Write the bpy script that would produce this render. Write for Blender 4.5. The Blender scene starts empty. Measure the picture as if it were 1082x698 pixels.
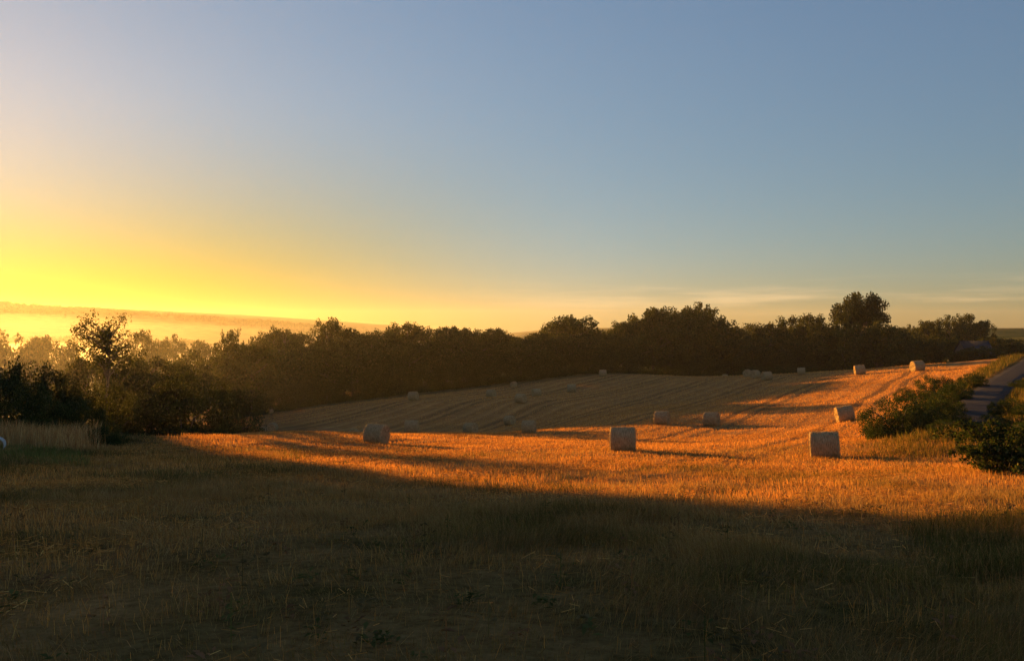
import bpy, math, random
import numpy as np

# ------------------------------------------------------------------ basics
sc = bpy.context.scene
COL = sc.collection
random.seed(7)
RNG = np.random.default_rng(11)
R = math.radians
F = 900.0; CX = 541.0; HY = 345.0            # focal length and horizon of the photograph in its own pixels
SUN_AZ = R(39.0)                              # left of the view direction
SUN_EL = R(4.6)
S2 = np.array([-math.sin(SUN_AZ), math.cos(SUN_AZ)])   # towards the sun, on the map
P2 = np.array([math.cos(SUN_AZ), math.sin(SUN_AZ)])

def sm(a, b, x):
    t = np.clip((np.asarray(x, float) - a) / (b - a), 0, 1)
    return t * t * (3 - 2 * t)

def hash2(ix, iy, seed):
    h = (ix.astype(np.int64) * 374761393 + iy.astype(np.int64) * 668265263 + seed * 974711) & 0xFFFFFFFF
    h = ((h ^ (h >> 13)) * 1274126177) & 0xFFFFFFFF
    h = h ^ (h >> 16)
    return (h & 0xFFFFFF) / float(0xFFFFFF)

def vnoise(x, y, scale, seed=0):
    x = np.asarray(x, float) / scale; y = np.asarray(y, float) / scale
    ix = np.floor(x); iy = np.floor(y); fx = x - ix; fy = y - iy
    fx = fx * fx * (3 - 2 * fx); fy = fy * fy * (3 - 2 * fy)
    a = hash2(ix, iy, seed); b = hash2(ix + 1, iy, seed); c = hash2(ix, iy + 1, seed); d = hash2(ix + 1, iy + 1, seed)
    return (a + (b - a) * fx) * (1 - fy) + (c + (d - c) * fx) * fy

def fbm(x, y, scale, seed=0, oct=3):
    s = 0; a = 1; t = 0
    for k in range(oct):
        s = s + a * vnoise(x, y, scale / 2 ** k, seed + 17 * k); t += a; a *= .5
    return s / t

# ------------------------------------------------------------------ terrain heights (eye level is z = 0)
_pts = [(0, 0, -1.7), (0, -25, -.6), (-30, -15, -1.6), (30, -15, -.8), (-60, 0, -3.5), (60, 0, -1.2)]
def _p(px, py, d): _pts.append(((px - CX) / F * d, d, -(py - HY) / F * d))
for a in [(0, 698, 6), (541, 698, 6), (1082, 698, 6), (0, 575, 12), (541, 575, 12), (1082, 572, 12),
          (541, 512, 24), (230, 512, 23), (860, 508, 24), (1120, 500, 26),
          (0, 471, 40), (130, 459, 50), (210, 477, 43), (300, 456.5, 64), (397, 469, 56), (397, 458, 74), (435, 457.5, 83),
          (658, 477, 46), (872, 486, 41), (1000, 490, 38), (760, 475, 48), (559, 458.5, 86), (560, 474, 50),
          (497, 463, 100), (539, 449, 112), (376, 454, 112), (300, 456, 106), (550, 424.6, 126), (519, 419, 140), (604, 414, 148), (637, 400, 168), (437, 423, 135),
          (290, 435, 143), (450, 414, 160), (541, 404, 167), (640, 394, 182), (700, 397, 185), (760, 399, 175),
          (798, 400, 142), (810, 402, 140), (847, 397, 145), (909, 397, 124), (970, 393, 117),
          (700, 449, 84), (752, 450, 81), (894, 446, 73), (850, 420, 100), (700, 425, 120), (620, 440, 105), (956, 422, 80),
          (960, 463, 52), (1015, 462, 46), (1040, 425, 64), (1062, 404, 82), (1085, 386, 105), (1110, 374, 140),
          (1000, 392, 115), (800, 406, 185), (880, 408, 190), (950, 402, 185), (1020, 392, 190)]:
    _p(*a)
_pts += [(34, 48, -5.0), (45, 60, -4.4), (60, 80, -4.0), (75, 60, -3), (40, 30, -4.3), (60, 20, -2.5), (90, 105, -3.5),
         (-25, 60, -8), (-42, 75, -10.5), (-60, 100, -14), (-100, 140, -19), (-50, 40, -6.5), (-80, 70, -10), (-70, 111, -15), (-95, 90, -13),
         (-60, 180, -17), (-120, 220, -23), (0, 230, -14), (60, 235, -13), (110, 200, -10), (85, 150, -7.0), (100, 172, -8), (70, 165, -8.5), (130, 160, -8), (-90, 20, -6)]
_pts = np.array(_pts)
def _U(r2): return np.where(r2 > 1e-9, r2 * np.log(np.maximum(r2, 1e-9)), 0)
_Q = _pts[:, :2] / 50.0
def _solve():
    n = len(_Q); d = ((_Q[:, None] - _Q[None]) ** 2).sum(-1)
    K = _U(d) + np.eye(n) * .012
    A = np.zeros((n + 3, n + 3)); A[:n, :n] = K; A[:n, n] = 1; A[:n, n + 1:] = _Q; A[n, :n] = 1; A[n + 1:, :n] = _Q.T
    b = np.zeros(n + 3); b[:n] = _pts[:, 2]
    return np.linalg.solve(A, b)
_W = _solve()
def _tps(x, y):
    x = np.asarray(x, float) / 50; y = np.asarray(y, float) / 50
    o = _W[-3] + _W[-2] * x + _W[-1] * y
    for k in range(len(_Q)):
        o = o + _W[k] * _U((x - _Q[k, 0]) ** 2 + (y - _Q[k, 1]) ** 2)
    return o
def _far(x, y):
    b = -24 + 20 * sm(-60, 220, x)
    b = b + (-1 - b) * sm(40, -180, y)
    b = b + 2.6 * np.exp(-((x - 300) / 120) ** 2 - ((y - 470) / 90) ** 2)
    ridge = np.clip(-5 - .071 * (x + 266) - .09 * np.maximum(x + 330, 0), -24, 42)
    b = b + (np.maximum(ridge, b) - b) * sm(850, 1420, y) * sm(200, -100, x)
    r2 = np.clip(-17 - .02 * (x + 150), -24, 0)
    b = b + (np.maximum(r2, b) - b) * np.exp(-((y - 720) / 130) ** 2) * sm(100, -150, x)
    return b + 2.5 * (fbm(x, y, 160, 5) - .5)
ROAD = np.array([(75, 24), (58, 28.5), (42, 33.5), (31.5, 39), (26.6, 45), (28.2, 52), (35.0, 64), (47.0, 82), (63.5, 105), (84, 135), (118, 180), (150, 230)], float)
def _catmull(P, n=14):
    o = []
    P = np.vstack([2 * P[0] - P[1], P, 2 * P[-1] - P[-2]])
    for i in range(1, len(P) - 2):
        for t in np.linspace(0, 1, n, endpoint=False):
            o.append(.5 * (2 * P[i] + (P[i + 1] - P[i - 1]) * t + (2 * P[i - 1] - 5 * P[i] + 4 * P[i + 1] - P[i + 2]) * t * t + (3 * P[i] - P[i - 1] - 3 * P[i + 1] + P[i + 2]) * t ** 3))
    return np.array(o + [P[-2]])
RC = _catmull(ROAD)
RCZ = _tps(RC[:, 0], RC[:, 1])
RW = 1.45
def road_dist(x, y):
    shp = np.shape(x); x = np.ravel(x); y = np.ravel(y)
    best = np.full(x.shape, 1e9); bz = np.zeros(x.shape); side = np.zeros(x.shape)
    m = (x > 10) & (x < 170) & (y > 10) & (y < 245)
    if m.any():
        xm, ym = x[m], y[m]
        b = np.full(xm.shape, 1e9); z = np.zeros(xm.shape); s = np.zeros(xm.shape)
        for i in range(len(RC) - 1):
            a = RC[i]; d = RC[i + 1] - a; L2 = d @ d
            t = np.clip(((xm - a[0]) * d[0] + (ym - a[1]) * d[1]) / L2, 0, 1)
            ex = xm - a[0] - t * d[0]; ey = ym - a[1] - t * d[1]; q = ex * ex + ey * ey
            k = q < b
            b = np.where(k, q, b); z = np.where(k, RCZ[i] + t * (RCZ[i + 1] - RCZ[i]), z); s = np.where(k, d[0] * ey - d[1] * ex, s)
        best[m] = np.sqrt(b); bz[m] = z; side[m] = s
    return best.reshape(shp), bz.reshape(shp), side.reshape(shp)
def H(x, y, micro=True):
    x = np.asarray(x, float); y = np.asarray(y, float)
    r = np.hypot(x - 5, y - 100)
    w = sm(135, 260, r)
    t = np.clip(_tps(np.clip(x, -300, 300), np.clip(y, -200, 420)), -40, 15)
    z = t * (1 - w) + _far(x, y) * w
    rd, rz, side = road_dist(x, y)
    k = sm(RW + 3.0, RW + .3, rd)
    z = z * (1 - k) + (rz - .03) * k
    bank = np.exp(-((rd - 4.2) / 1.5) ** 2) * (side < 0) * sm(36, 48, y) * sm(200, 120, y)
    z = z + .75 * bank
    if micro:
        d = np.hypot(x, y)
        off = sm(RW, RW + 1.2, rd)
        z = z + off * (.16 * (fbm(x, y, 3.2, 1) - .5) + .05 * (vnoise(x, y, .55, 3) - .5) * sm(80, 40, d) + .5 * (fbm(x, y, 22, 9, 2) - .5) * sm(8, 30, d))
    return z
def track_u(x, y):
    return x * math.cos(R(30)) - y * math.sin(R(30)) + 3.0 * np.sin(.018 * y + .5) + .22 * np.sin(.31 * y + .17 * x)
def in_track(x, y, w=.42):
    u = track_u(x, y); o = np.zeros(np.shape(x), bool)
    for ph in (.13, .29):
        o |= np.abs(np.mod(u / 12.0 + ph, 1) - .5) * 12 < w
    return o
def h1(x, y): return float(H(np.array([x]), np.array([y]))[0])

# ------------------------------------------------------------------ mesh helpers
def mesh_np(name, V, quads=None, tris=None, mat=None, parent=None, col=None, smooth=False, link=True):
    V = np.asarray(V, np.float32).reshape(-1, 3)
    me = bpy.data.meshes.new(name)
    nq = 0 if quads is None else len(quads); nt = 0 if tris is None else len(tris)
    me.vertices.add(len(V)); me.vertices.foreach_set('co', V.ravel())
    li = np.concatenate([np.asarray(a, np.int32).ravel() for a in (quads, tris) if a is not None and len(a)])
    me.loops.add(len(li)); me.loops.foreach_set('vertex_index', li)
    ls = np.concatenate([np.arange(nq) * 4, nq * 4 + np.arange(nt) * 3]).astype(np.int32)
    me.polygons.add(nq + nt); me.polygons.foreach_set('loop_start', ls)
    if smooth: me.polygons.foreach_set('use_smooth', np.ones(nq + nt, bool))
    if col is not None:
        at = me.color_attributes.new('tint', 'FLOAT_COLOR', 'POINT')
        c = np.ones((len(V), 4), np.float32); c[:, :3] = col
        at.data.foreach_set('color', c.ravel())
    me.update(calc_edges=True)
    o = bpy.data.objects.new(name, me)
    if mat: me.materials.append(mat)
    if link: COL.objects.link(o)
    if parent: o.parent = parent
    return o
def tag(o, label=None, cat=None, group=None, kind=None):
    if label: o['label'] = label
    if cat: o['category'] = cat
    if group: o['group'] = group
    if kind: o['kind'] = kind
    return o
def empty(name, loc, rz=0):
    o = bpy.data.objects.new(name, None); o.location = loc; o.rotation_euler = (0, 0, rz); o.empty_display_size = .3
    COL.objects.link(o); return o
class MB:
    def __init__(s): s.v = []; s.q = []; s.t = []; s.n = 0
    def add(s, V, quads=(), tris=()):
        V = np.asarray(V, float).reshape(-1, 3)
        s.v.append(V)
        if len(quads): s.q.append(np.asarray(quads) + s.n)
        if len(tris): s.t.append(np.asarray(tris) + s.n)
        s.n += len(V)
    def tube(s, pts, rad, k=6):
        pts = np.asarray(pts, float); n = len(pts); V = []
        for i in range(n):
            d = pts[min(i + 1, n - 1)] - pts[max(i - 1, 0)]; d /= np.linalg.norm(d) + 1e-9
            u = np.cross(d, [0.31, .95, .05] if abs(d[1]) < .9 else [1, 0, 0]); u /= np.linalg.norm(u); w = np.cross(d, u)
            for j in range(k):
                a = 2 * math.pi * j / k
                V.append(pts[i] + rad[i] * (math.cos(a) * u + math.sin(a) * w))
        q = [(i * k + j, i * k + (j + 1) % k, (i + 1) * k + (j + 1) % k, (i + 1) * k + j) for i in range(n - 1) for j in range(k)]
        s.add(V, q)
    def box(s, c, h, rz=0):
        c = np.asarray(c, float); V = []
        for dz in (-1, 1):
            for dx, dy in ((-1, -1), (1, -1), (1, 1), (-1, 1)):
                X, Y = dx * h[0], dy * h[1]
                V.append(c + [X * math.cos(rz) - Y * math.sin(rz), X * math.sin(rz) + Y * math.cos(rz), dz * h[2]])
        s.add(V, [(3, 2, 1, 0), (4, 5, 6, 7), (0, 1, 5, 4), (1, 2, 6, 5), (2, 3, 7, 6), (3, 0, 4, 7)])
    def build(s, name, mat, parent=None, smooth=False, col=None):
        return mesh_np(name, np.vstack(s.v), np.vstack(s.q) if s.q else None, np.vstack(s.t) if s.t else None, mat, parent, col, smooth)

# ------------------------------------------------------------------ materials
def new_mat(name):
    m = bpy.data.materials.new(name); m.use_nodes = True
    nt = m.node_tree; nt.nodes.clear()
    out = nt.nodes.new('ShaderNodeOutputMaterial')
    return m, nt, out
def N(nt, t, **kw):
    n = nt.nodes.new(t)
    for k, v in kw.items():
        if k in n.inputs: n.inputs[k].default_value = v
        else: setattr(n, k, v)
    return n
def blade_mat(name, trans=.4, warm=(1, 1, 1), rough=None):
    m, nt, out = new_mat(name)
    a = N(nt, 'ShaderNodeVertexColor', layer_name='tint')
    d = N(nt, 'ShaderNodeBsdfDiffuse'); t = N(nt, 'ShaderNodeBsdfTranslucent')
    mx = N(nt, 'ShaderNodeMixShader'); mx.inputs[0].default_value = trans
    mul = N(nt, 'ShaderNodeMix', data_type='RGBA', blend_type='MULTIPLY'); mul.inputs[0].default_value = 1
    mul.inputs[7].default_value = (*warm, 1)
    nt.links.new(a.outputs[0], d.inputs[0]); nt.links.new(a.outputs[0], mul.inputs[6]); nt.links.new(mul.outputs[2], t.inputs[0])
    nt.links.new(d.outputs[0], mx.inputs[1]); nt.links.new(t.outputs[0], mx.inputs[2]); nt.links.new(mx.outputs[0], out.inputs[0])
    return m
M_STRAW = blade_mat('straw_stalks', .38, (1, .86, .6))
M_GRASS = blade_mat('grass_blades', .35, (1, 1, .55))
M_LEAF = blade_mat('leaves', .26, (1, 1, .5))

def bark_mat():
    m, nt, out = new_mat('bark')
    tc = N(nt, 'ShaderNodeTexCoord'); no = N(nt, 'ShaderNodeTexNoise', Scale=6.0, Detail=4.0)
    mp = N(nt, 'ShaderNodeMapping'); mp.inputs['Scale'].default_value = (3, 3, .5)
    r = N(nt, 'ShaderNodeValToRGB'); r.color_ramp.elements[0].color = (.035, .026, .018, 1); r.color_ramp.elements[1].color = (.13, .10, .07, 1)
    b = N(nt, 'ShaderNodeBsdfPrincipled', Roughness=.9); bp = N(nt, 'ShaderNodeBump', Strength=.6, Distance=.05)
    L = nt.links.new
    L(tc.outputs['Object'], mp.inputs[0]); L(mp.outputs[0], no.inputs[0]); L(no.outputs[0], r.inputs[0]); L(r.outputs[0], b.inputs[0])
    L(no.outputs[0], bp.inputs['Height']); L(bp.outputs[0], b.inputs['Normal']); L(b.outputs[0], out.inputs[0])
    return m
M_BARK = bark_mat()

def ground_mat():
    m, nt, out = new_mat('field_ground'); L = nt.links.new
    geo = N(nt, 'ShaderNodeNewGeometry')
    zone = N(nt, 'ShaderNodeVertexColor', layer_name='tint')        # R stubble field, G rough grass, B distance-hill pasture
    sep = N(nt, 'ShaderNodeSeparateColor'); L(zone.outputs[0], sep.inputs[0])
    pos = geo.outputs['Position']
    n1 = N(nt, 'ShaderNodeTexNoise', Scale=.55, Detail=6.0, Roughness=.65); L(pos, n1.inputs[0])
    n2 = N(nt, 'ShaderNodeTexNoise', Scale=7.0, Detail=5.0, Roughness=.7); L(pos, n2.inputs[0])
    n3 = N(nt, 'ShaderNodeTexNoise', Scale=.07, Detail=3.0); L(pos, n3.inputs[0])
    # drill rows and wheel tracks run 30 degrees right of the view, slightly bowed
    mp = N(nt, 'ShaderNodeMapping'); mp.inputs['Rotation'].default_value = (0, 0, R(30)); L(pos, mp.inputs[0])
    sx = N(nt, 'ShaderNodeSeparateXYZ'); L(mp.outputs[0], sx.inputs[0])
    def math_(op, a, b=None, c=None):
        n = N(nt, 'ShaderNodeMath', operation=op)
        for i, v in enumerate((a, b, c)):
            if v is None: continue
            if hasattr(v, 'links'): L(v, n.inputs[i])
            else: n.inputs[i].default_value = v
        return n.outputs[0]
    sp = N(nt, 'ShaderNodeSeparateXYZ'); L(pos, sp.inputs[0]); X, Y = sp.outputs[0], sp.outputs[1]
    u = math_('ADD', sx.outputs[0], math_('MULTIPLY', math_('SINE', math_('ADD', math_('MULTIPLY', Y, .018), .5)), 3.0))
    u2 = math_('ADD', u, math_('MULTIPLY', math_('SINE', math_('ADD', math_('MULTIPLY', Y, .31), math_('MULTIPLY', X, .17))), .22))
    def lines(period, width, phase, soft):
        f = math_('FRACT', math_('ADD', math_('DIVIDE', u2, period), phase))
        dd = math_('MULTIPLY', math_('ABSOLUTE', math_('SUBTRACT', f, .5)), period)
        mr = N(nt, 'ShaderNodeMapRange', interpolation_type='SMOOTHSTEP'); L(dd, mr.inputs[0])
        mr.inputs[1].default_value = width; mr.inputs[2].default_value = width + soft; mr.inputs[3].default_value = 1; mr.inputs[4].default_value = 0
        return mr.outputs[0]
    tr = math_('MAXIMUM', lines(12.0, .30, .13, .3), lines(12.0, .30, .29, .3))
    row = lines(3.0, .3, .2, .9)
    rows = math_('MULTIPLY', row, .5)
    # straw colour
    rs = N(nt, 'ShaderNodeValToRGB'); L(n1.outputs[0], rs.inputs[0])
    e = rs.color_ramp.elements; e[0].position = .3; e[0].color = (.33, .157, .052, 1); e[1].position = .68; e[1].color = (.62, .305, .10, 1)
    r2 = N(nt, 'ShaderNodeValToRGB'); L(n2.outputs[0], r2.inputs[0])
    e = r2.color_ramp.elements; e[0].position = .3; e[0].color = (.45, .42, .38, 1); e[1].position = .65; e[1].color = (1, 1, 1, 1)
    def mixc(bt, f, a, b):
        n = N(nt, 'ShaderNodeMix', data_type='RGBA', blend_type=bt)
        for i, v in ((0, f), (6, a), (7, b)):
            if hasattr(v, 'links'): L(v, n.inputs[i])
            else: n.inputs[i].default_value = v if i == 0 else (*v, 1)
        return n.outputs[2]
    straw = mixc('MULTIPLY', 1.0, rs.outputs[0], r2.outputs[0])
    straw = mixc('MIX', math_('MULTIPLY', rows, .6), straw, (.64, .36, .125))
    brk = N(nt, 'ShaderNodeMapRange', interpolation_type='SMOOTHSTEP'); L(n1.outputs[0], brk.inputs[0]); brk.inputs[1].default_value = .36; brk.inputs[2].default_value = .6; brk.inputs[3].default_value = .2; brk.inputs[4].default_value = .72
    tr = math_('MULTIPLY', tr, brk.outputs[0])
    n4 = N(nt, 'ShaderNodeTexNoise', Scale=.16, Detail=4.0, Roughness=.6); L(pos, n4.inputs[0])
    pt = N(nt, 'ShaderNodeMapRange', interpolation_type='SMOOTHSTEP'); L(n4.outputs[0], pt.inputs[0]); pt.inputs[1].default_value = .4; pt.inputs[2].default_value = .66; pt.inputs[4].default_value = .45
    straw = mixc('MIX', pt.outputs[0], straw, (.26, .145, .06))
    thin = math_('MULTIPLY', lines(1.5, .12, .3, .35), .28)
    straw = mixc('MIX', thin, straw, (.20, .115, .05))
    straw = mixc('MIX', tr, straw, (.13, .075, .035))
    # rough grass colour
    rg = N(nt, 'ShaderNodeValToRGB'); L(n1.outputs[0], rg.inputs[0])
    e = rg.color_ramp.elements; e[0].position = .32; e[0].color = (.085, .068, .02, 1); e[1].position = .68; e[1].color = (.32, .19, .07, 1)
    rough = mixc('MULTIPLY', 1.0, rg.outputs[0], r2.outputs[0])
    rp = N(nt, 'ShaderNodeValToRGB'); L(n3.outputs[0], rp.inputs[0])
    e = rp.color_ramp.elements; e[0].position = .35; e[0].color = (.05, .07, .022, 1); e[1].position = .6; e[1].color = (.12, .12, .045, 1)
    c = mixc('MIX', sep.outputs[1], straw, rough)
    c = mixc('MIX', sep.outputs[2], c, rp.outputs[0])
    bs = N(nt, 'ShaderNodeBsdfDiffuse'); L(c, bs.inputs[0])
    hgt = math_('ADD', math_('MULTIPLY', n2.outputs[0], .10), math_('SUBTRACT', math_('MULTIPLY', rows, .10), math_('MULTIPLY', tr, .08)))
    bp = N(nt, 'ShaderNodeBump', Strength=.75, Distance=1.0); L(hgt, bp.inputs['Height']); L(bp.outputs[0], bs.inputs['Normal'])
    L(bs.outputs[0], out.inputs[0])
    return m
M_GROUND = ground_mat()

# ------------------------------------------------------------------ the ground: one sheet to the horizon
def zones(x, y):
    d = np.hypot(x, y)
    rd, _, side = road_dist(x, y)
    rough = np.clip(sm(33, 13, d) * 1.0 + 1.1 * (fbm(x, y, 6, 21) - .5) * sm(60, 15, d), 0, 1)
    left = sm(-17.0, -19.5, x + .10 * (y - 36) + 2.5 * (fbm(x, y, 5, 33) - .5)) * sm(20, 28, y) * sm(130, 90, y)
    verge = sm(5.6, 3.2, rd + 1.6 * (fbm(x, y, 3, 8) - .5))
    # the grass under the wood, along its foot
    foot = np.interp(x, [-70, -42, -16, 0, 20, 40, 80], [112, 136, 155, 164, 178, 184, 186])
    wood = sm(-5, 2, y - foot) * sm(130, 110, x)
    rough = np.maximum.reduce([rough, left, verge, wood])
    past = np.clip(sm(190, 240, d) + sm(-62, -80, x) * sm(60, 100, d), 0, 1)
    return np.stack([1 - rough, rough, past], -1)
def build_ground():
    ang = np.concatenate([np.arange(-180, -46, 4.0), np.arange(-46, 46, .19), np.arange(46, 180, 4.0)])
    rad = np.concatenate([[.4], np.exp(np.arange(math.log(.9), math.log(3000), .0135)), [3000]])
    A, Rr = np.meshgrid(np.radians(ang), rad)
    x = Rr * np.sin(A); y = Rr * np.cos(A)
    z = H(x, y)
    n, k = x.shape
    V = np.stack([x, y, z], -1).reshape(-1, 3)
    i, j = np.meshgrid(np.arange(n - 1), np.arange(k), indexing='ij'); j2 = (j + 1) % k
    q = np.stack([i * k + j, i * k + j2, (i + 1) * k + j2, (i + 1) * k + j], -1).reshape(-1, 4)[:, ::-1]
    V = np.vstack([V, [[0, 0, h1(0, 0)]]]); c = len(V) - 1
    jj = np.arange(k); t = np.stack([np.full(k, c), (jj + 1) % k, jj], -1)[:, ::-1]
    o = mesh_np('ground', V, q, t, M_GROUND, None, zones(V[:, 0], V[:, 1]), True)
    tag(o, kind='structure')
    return V[:, 2].min()
ZMIN = build_ground()

# ------------------------------------------------------------------ the road
def asphalt():
    m, nt, out = new_mat('worn_asphalt'); L = nt.links.new
    geo = N(nt, 'ShaderNodeNewGeometry'); a = N(nt, 'ShaderNodeTexNoise', Scale=1.2, Detail=6.0); b = N(nt, 'ShaderNodeTexNoise', Scale=60.0, Detail=2.0)
    L(geo.outputs[0], a.inputs[0]); L(geo.outputs[0], b.inputs[0])
    r = N(nt, 'ShaderNodeValToRGB'); L(a.outputs[0], r.inputs[0]); e = r.color_ramp.elements
    e[0].position = .3; e[0].color = (.020, .019, .019, 1); e[1].position = .7; e[1].color = (.038, .036, .036, 1)
    p = N(nt, 'ShaderNodeBsdfPrincipled', Roughness=.95); p.inputs['Specular IOR Level'].default_value = .15; L(r.outputs[0], p.inputs[0])
    bp = N(nt, 'ShaderNodeBump', Strength=.4, Distance=.01); L(b.outputs[0], bp.inputs['Height']); L(bp.outputs[0], p.inputs['Normal'])
    L(p.outputs[0], out.inputs[0]); return m
def build_road():
    V = []; n = len(RC)
    T = np.gradient(RC, axis=0); T /= np.linalg.norm(T, axis=1)[:, None]
    offs = np.array([-RW, -RW + .12, -.7, 0, .7, RW - .12, RW]); lift = np.array([-.05, .035, .05, .07, .05, .035, -.05])
    for i in range(n):
        nx, ny = T[i, 1], -T[i, 0]
        for o, l in zip(offs, lift):
            w = o + .09 * math.sin(i * 1.7 + o) * (abs(o) > 1)
            V.append((RC[i, 0] + nx * w, RC[i, 1] + ny * w, RCZ[i] + l))
    k = len(offs)
    q = [(i * k + j, i * k + j + 1, (i + 1) * k + j + 1, (i + 1) * k + j) for i in range(n - 1) for j in range(k - 1)]
    tag(mesh_np('road', V, q, None, asphalt(), None, None, True), kind='structure')
build_road()

# ------------------------------------------------------------------ grass, stubble
def sample_area(n, d0, d1, p, umax=.72, umin=None):
    """points with density falling as d**-p over a wedge in front of the field gate"""
    u = RNG.random(n); e = 2 - p
    d = (d0 ** e + u * (d1 ** e - d0 ** e)) ** (1 / e)
    t = (RNG.random(n) * (umax - (-umax if umin is None else umin)) + (-umax if umin is None else umin))
    wide = RNG.random(n) < .38
    return t * d + wide * np.sign(t) * (2.5 + 4.5 * RNG.random(n)) * sm(60, 20, d), d
def stalks(name, x, y, hgt, wid, lean, cols, mat, bend=True, la=None):
    n = len(x); z = H(x, y) - .015
    a = RNG.random(n) * 2 * math.pi
    if la is None: la = RNG.random(n) * 2 * math.pi
    ln = np.abs(RNG.normal(0, 1, n)) * lean
    wx, wy = np.cos(a) * wid / 2, np.sin(a) * wid / 2
    dx, dy = np.cos(la) * ln, np.sin(la) * ln
    b = np.stack([x, y, z], -1); W = np.stack([wx, wy, np.zeros(n)], -1)
    if bend:
        mid = b + np.stack([dx * .35 * hgt, dy * .35 * hgt, .6 * hgt], -1)
        tip = b + np.stack([dx * hgt, dy * hgt, hgt * (1 - .3 * np.minimum(ln, 1.5) ** 2 * .6)], -1)
        V = np.stack([b - W, b + W, mid - W * .7, mid + W * .7, tip], 1).reshape(-1, 3)
        k = np.arange(n)[:, None] * 5
        q = k + np.array([0, 1, 3, 2]); t = k + np.array([2, 3, 4]); m = 5
    else:
        tip = b + np.stack([dx * hgt, dy * hgt, hgt], -1)
        V = np.stack([b - W, b + W, tip + W * .6, tip - W * .6], 1).reshape(-1, 3)
        k = np.arange(n)[:, None] * 4
        q = k + np.array([0, 1, 2, 3]); t = None; m = 4
    C = np.repeat(cols, m, axis=0)
    return mesh_np(name, V, q, t, mat, None, C)
def pick(n, pal, w, var=.22):
    pal = np.array(pal); i = RNG.choice(len(pal), n, p=np.array(w) / sum(w))
    return np.clip(pal[i] * (1 + var * RNG.normal(0, 1, (n, 1))), .008, .8)

STRAW = [(.64, .32, .085), (.56, .26, .065), (.70, .39, .115), (.40, .185, .05)]
def build_stubble():
    x, y = sample_area(540000, 5.0, 118.0, 1.25)
    z = zones(x, y)
    dens = fbm(x, y, 2.2, 40) * .8 + fbm(x, y, 9, 41) * .5
    keep = (RNG.random(len(x)) < np.clip(z[:, 0] * 1.0, .05, 1) * np.clip(dens * 1.9 - .15, .15, 1)) & (z[:, 2] < .3)
    rd, _, _ = road_dist(x, y); keep &= rd > 3.0
    keep &= ~((x < -21) & (y > 28)) & ~(in_track(x, y) & (y > 26) & (RNG.random(len(x)) < .85))
    keep &= ~((np.abs(np.mod(track_u(x, y) / 3.0 + .2, 1) - .5) > .36) & (RNG.random(len(x)) < .45))
    x, y = x[keep], y[keep]; d = np.hypot(x, y); n = len(x)
    h = (.07 + .12 * RNG.random(n)) * (.7 + .7 * fbm(x, y, 4, 44))
    w = .0045 * np.maximum(d / 7, 1) ** .75 * (.7 + .6 * RNG.random(n))
    c = pick(n, STRAW, (4, 3, 2, 2)) * (.62 + .7 * fbm(x, y, 7, 48))[:, None]
    g = sm(.52, .7, fbm(x, y, 5, 47))[:, None] * sm(55, 20, d)[:, None]
    c = c * (1 - .55 * g) + np.array([.09, .10, .035]) * .55 * g
    tag(stalks('stubble', x, y, h, w, .35, c, M_STRAW, False), kind='stuff')
    # loose straw lying on the ground, in swathes
    x, y = sample_area(220000, 5.0, 70.0, 1.2)
    m = (RNG.random(len(x)) < np.clip(zones(x, y)[:, 0], .05, 1)) & (fbm(x, y, 3, 60) * .6 + vnoise(x * .84 - y * .54, (x * .54 + y * .84) * .12, 1.6, 61) * .6 > .58)
    rd, _, _ = road_dist(x, y); m &= (rd > 3) & ~((x < -21) & (y > 28))
    x, y = x[m], y[m]; n = len(x); d = np.hypot(x, y)
    a = RNG.random(n) * 2 * math.pi; l = .03 + .08 * RNG.random(n) ** 1.5; w = .0026 * np.maximum(d / 7, 1) ** .9
    z0 = H(x, y) + .02 + .07 * RNG.random(n); tilt = RNG.normal(0, .28, n)
    D = np.stack([np.cos(a) * l, np.sin(a) * l, tilt * l], -1); W = np.stack([-np.sin(a) * w, np.cos(a) * w, .6 * w], -1)
    b = np.stack([x, y, z0], -1)
    V = np.stack([b - D - W, b + D - W, b + D + W, b - D + W], 1).reshape(-1, 3)
    q = np.arange(n)[:, None] * 4 + np.arange(4)
    tag(mesh_np('loose_straw', V, q, None, M_STRAW, None, np.repeat(pick(n, STRAW, (3, 3, 3, 2)), 4, axis=0)), kind='stuff')
GREEN = [(.125, .107, .028), (.18, .137, .04), (.29, .18, .07), (.37, .195, .08), (.085, .074, .022)]
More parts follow.
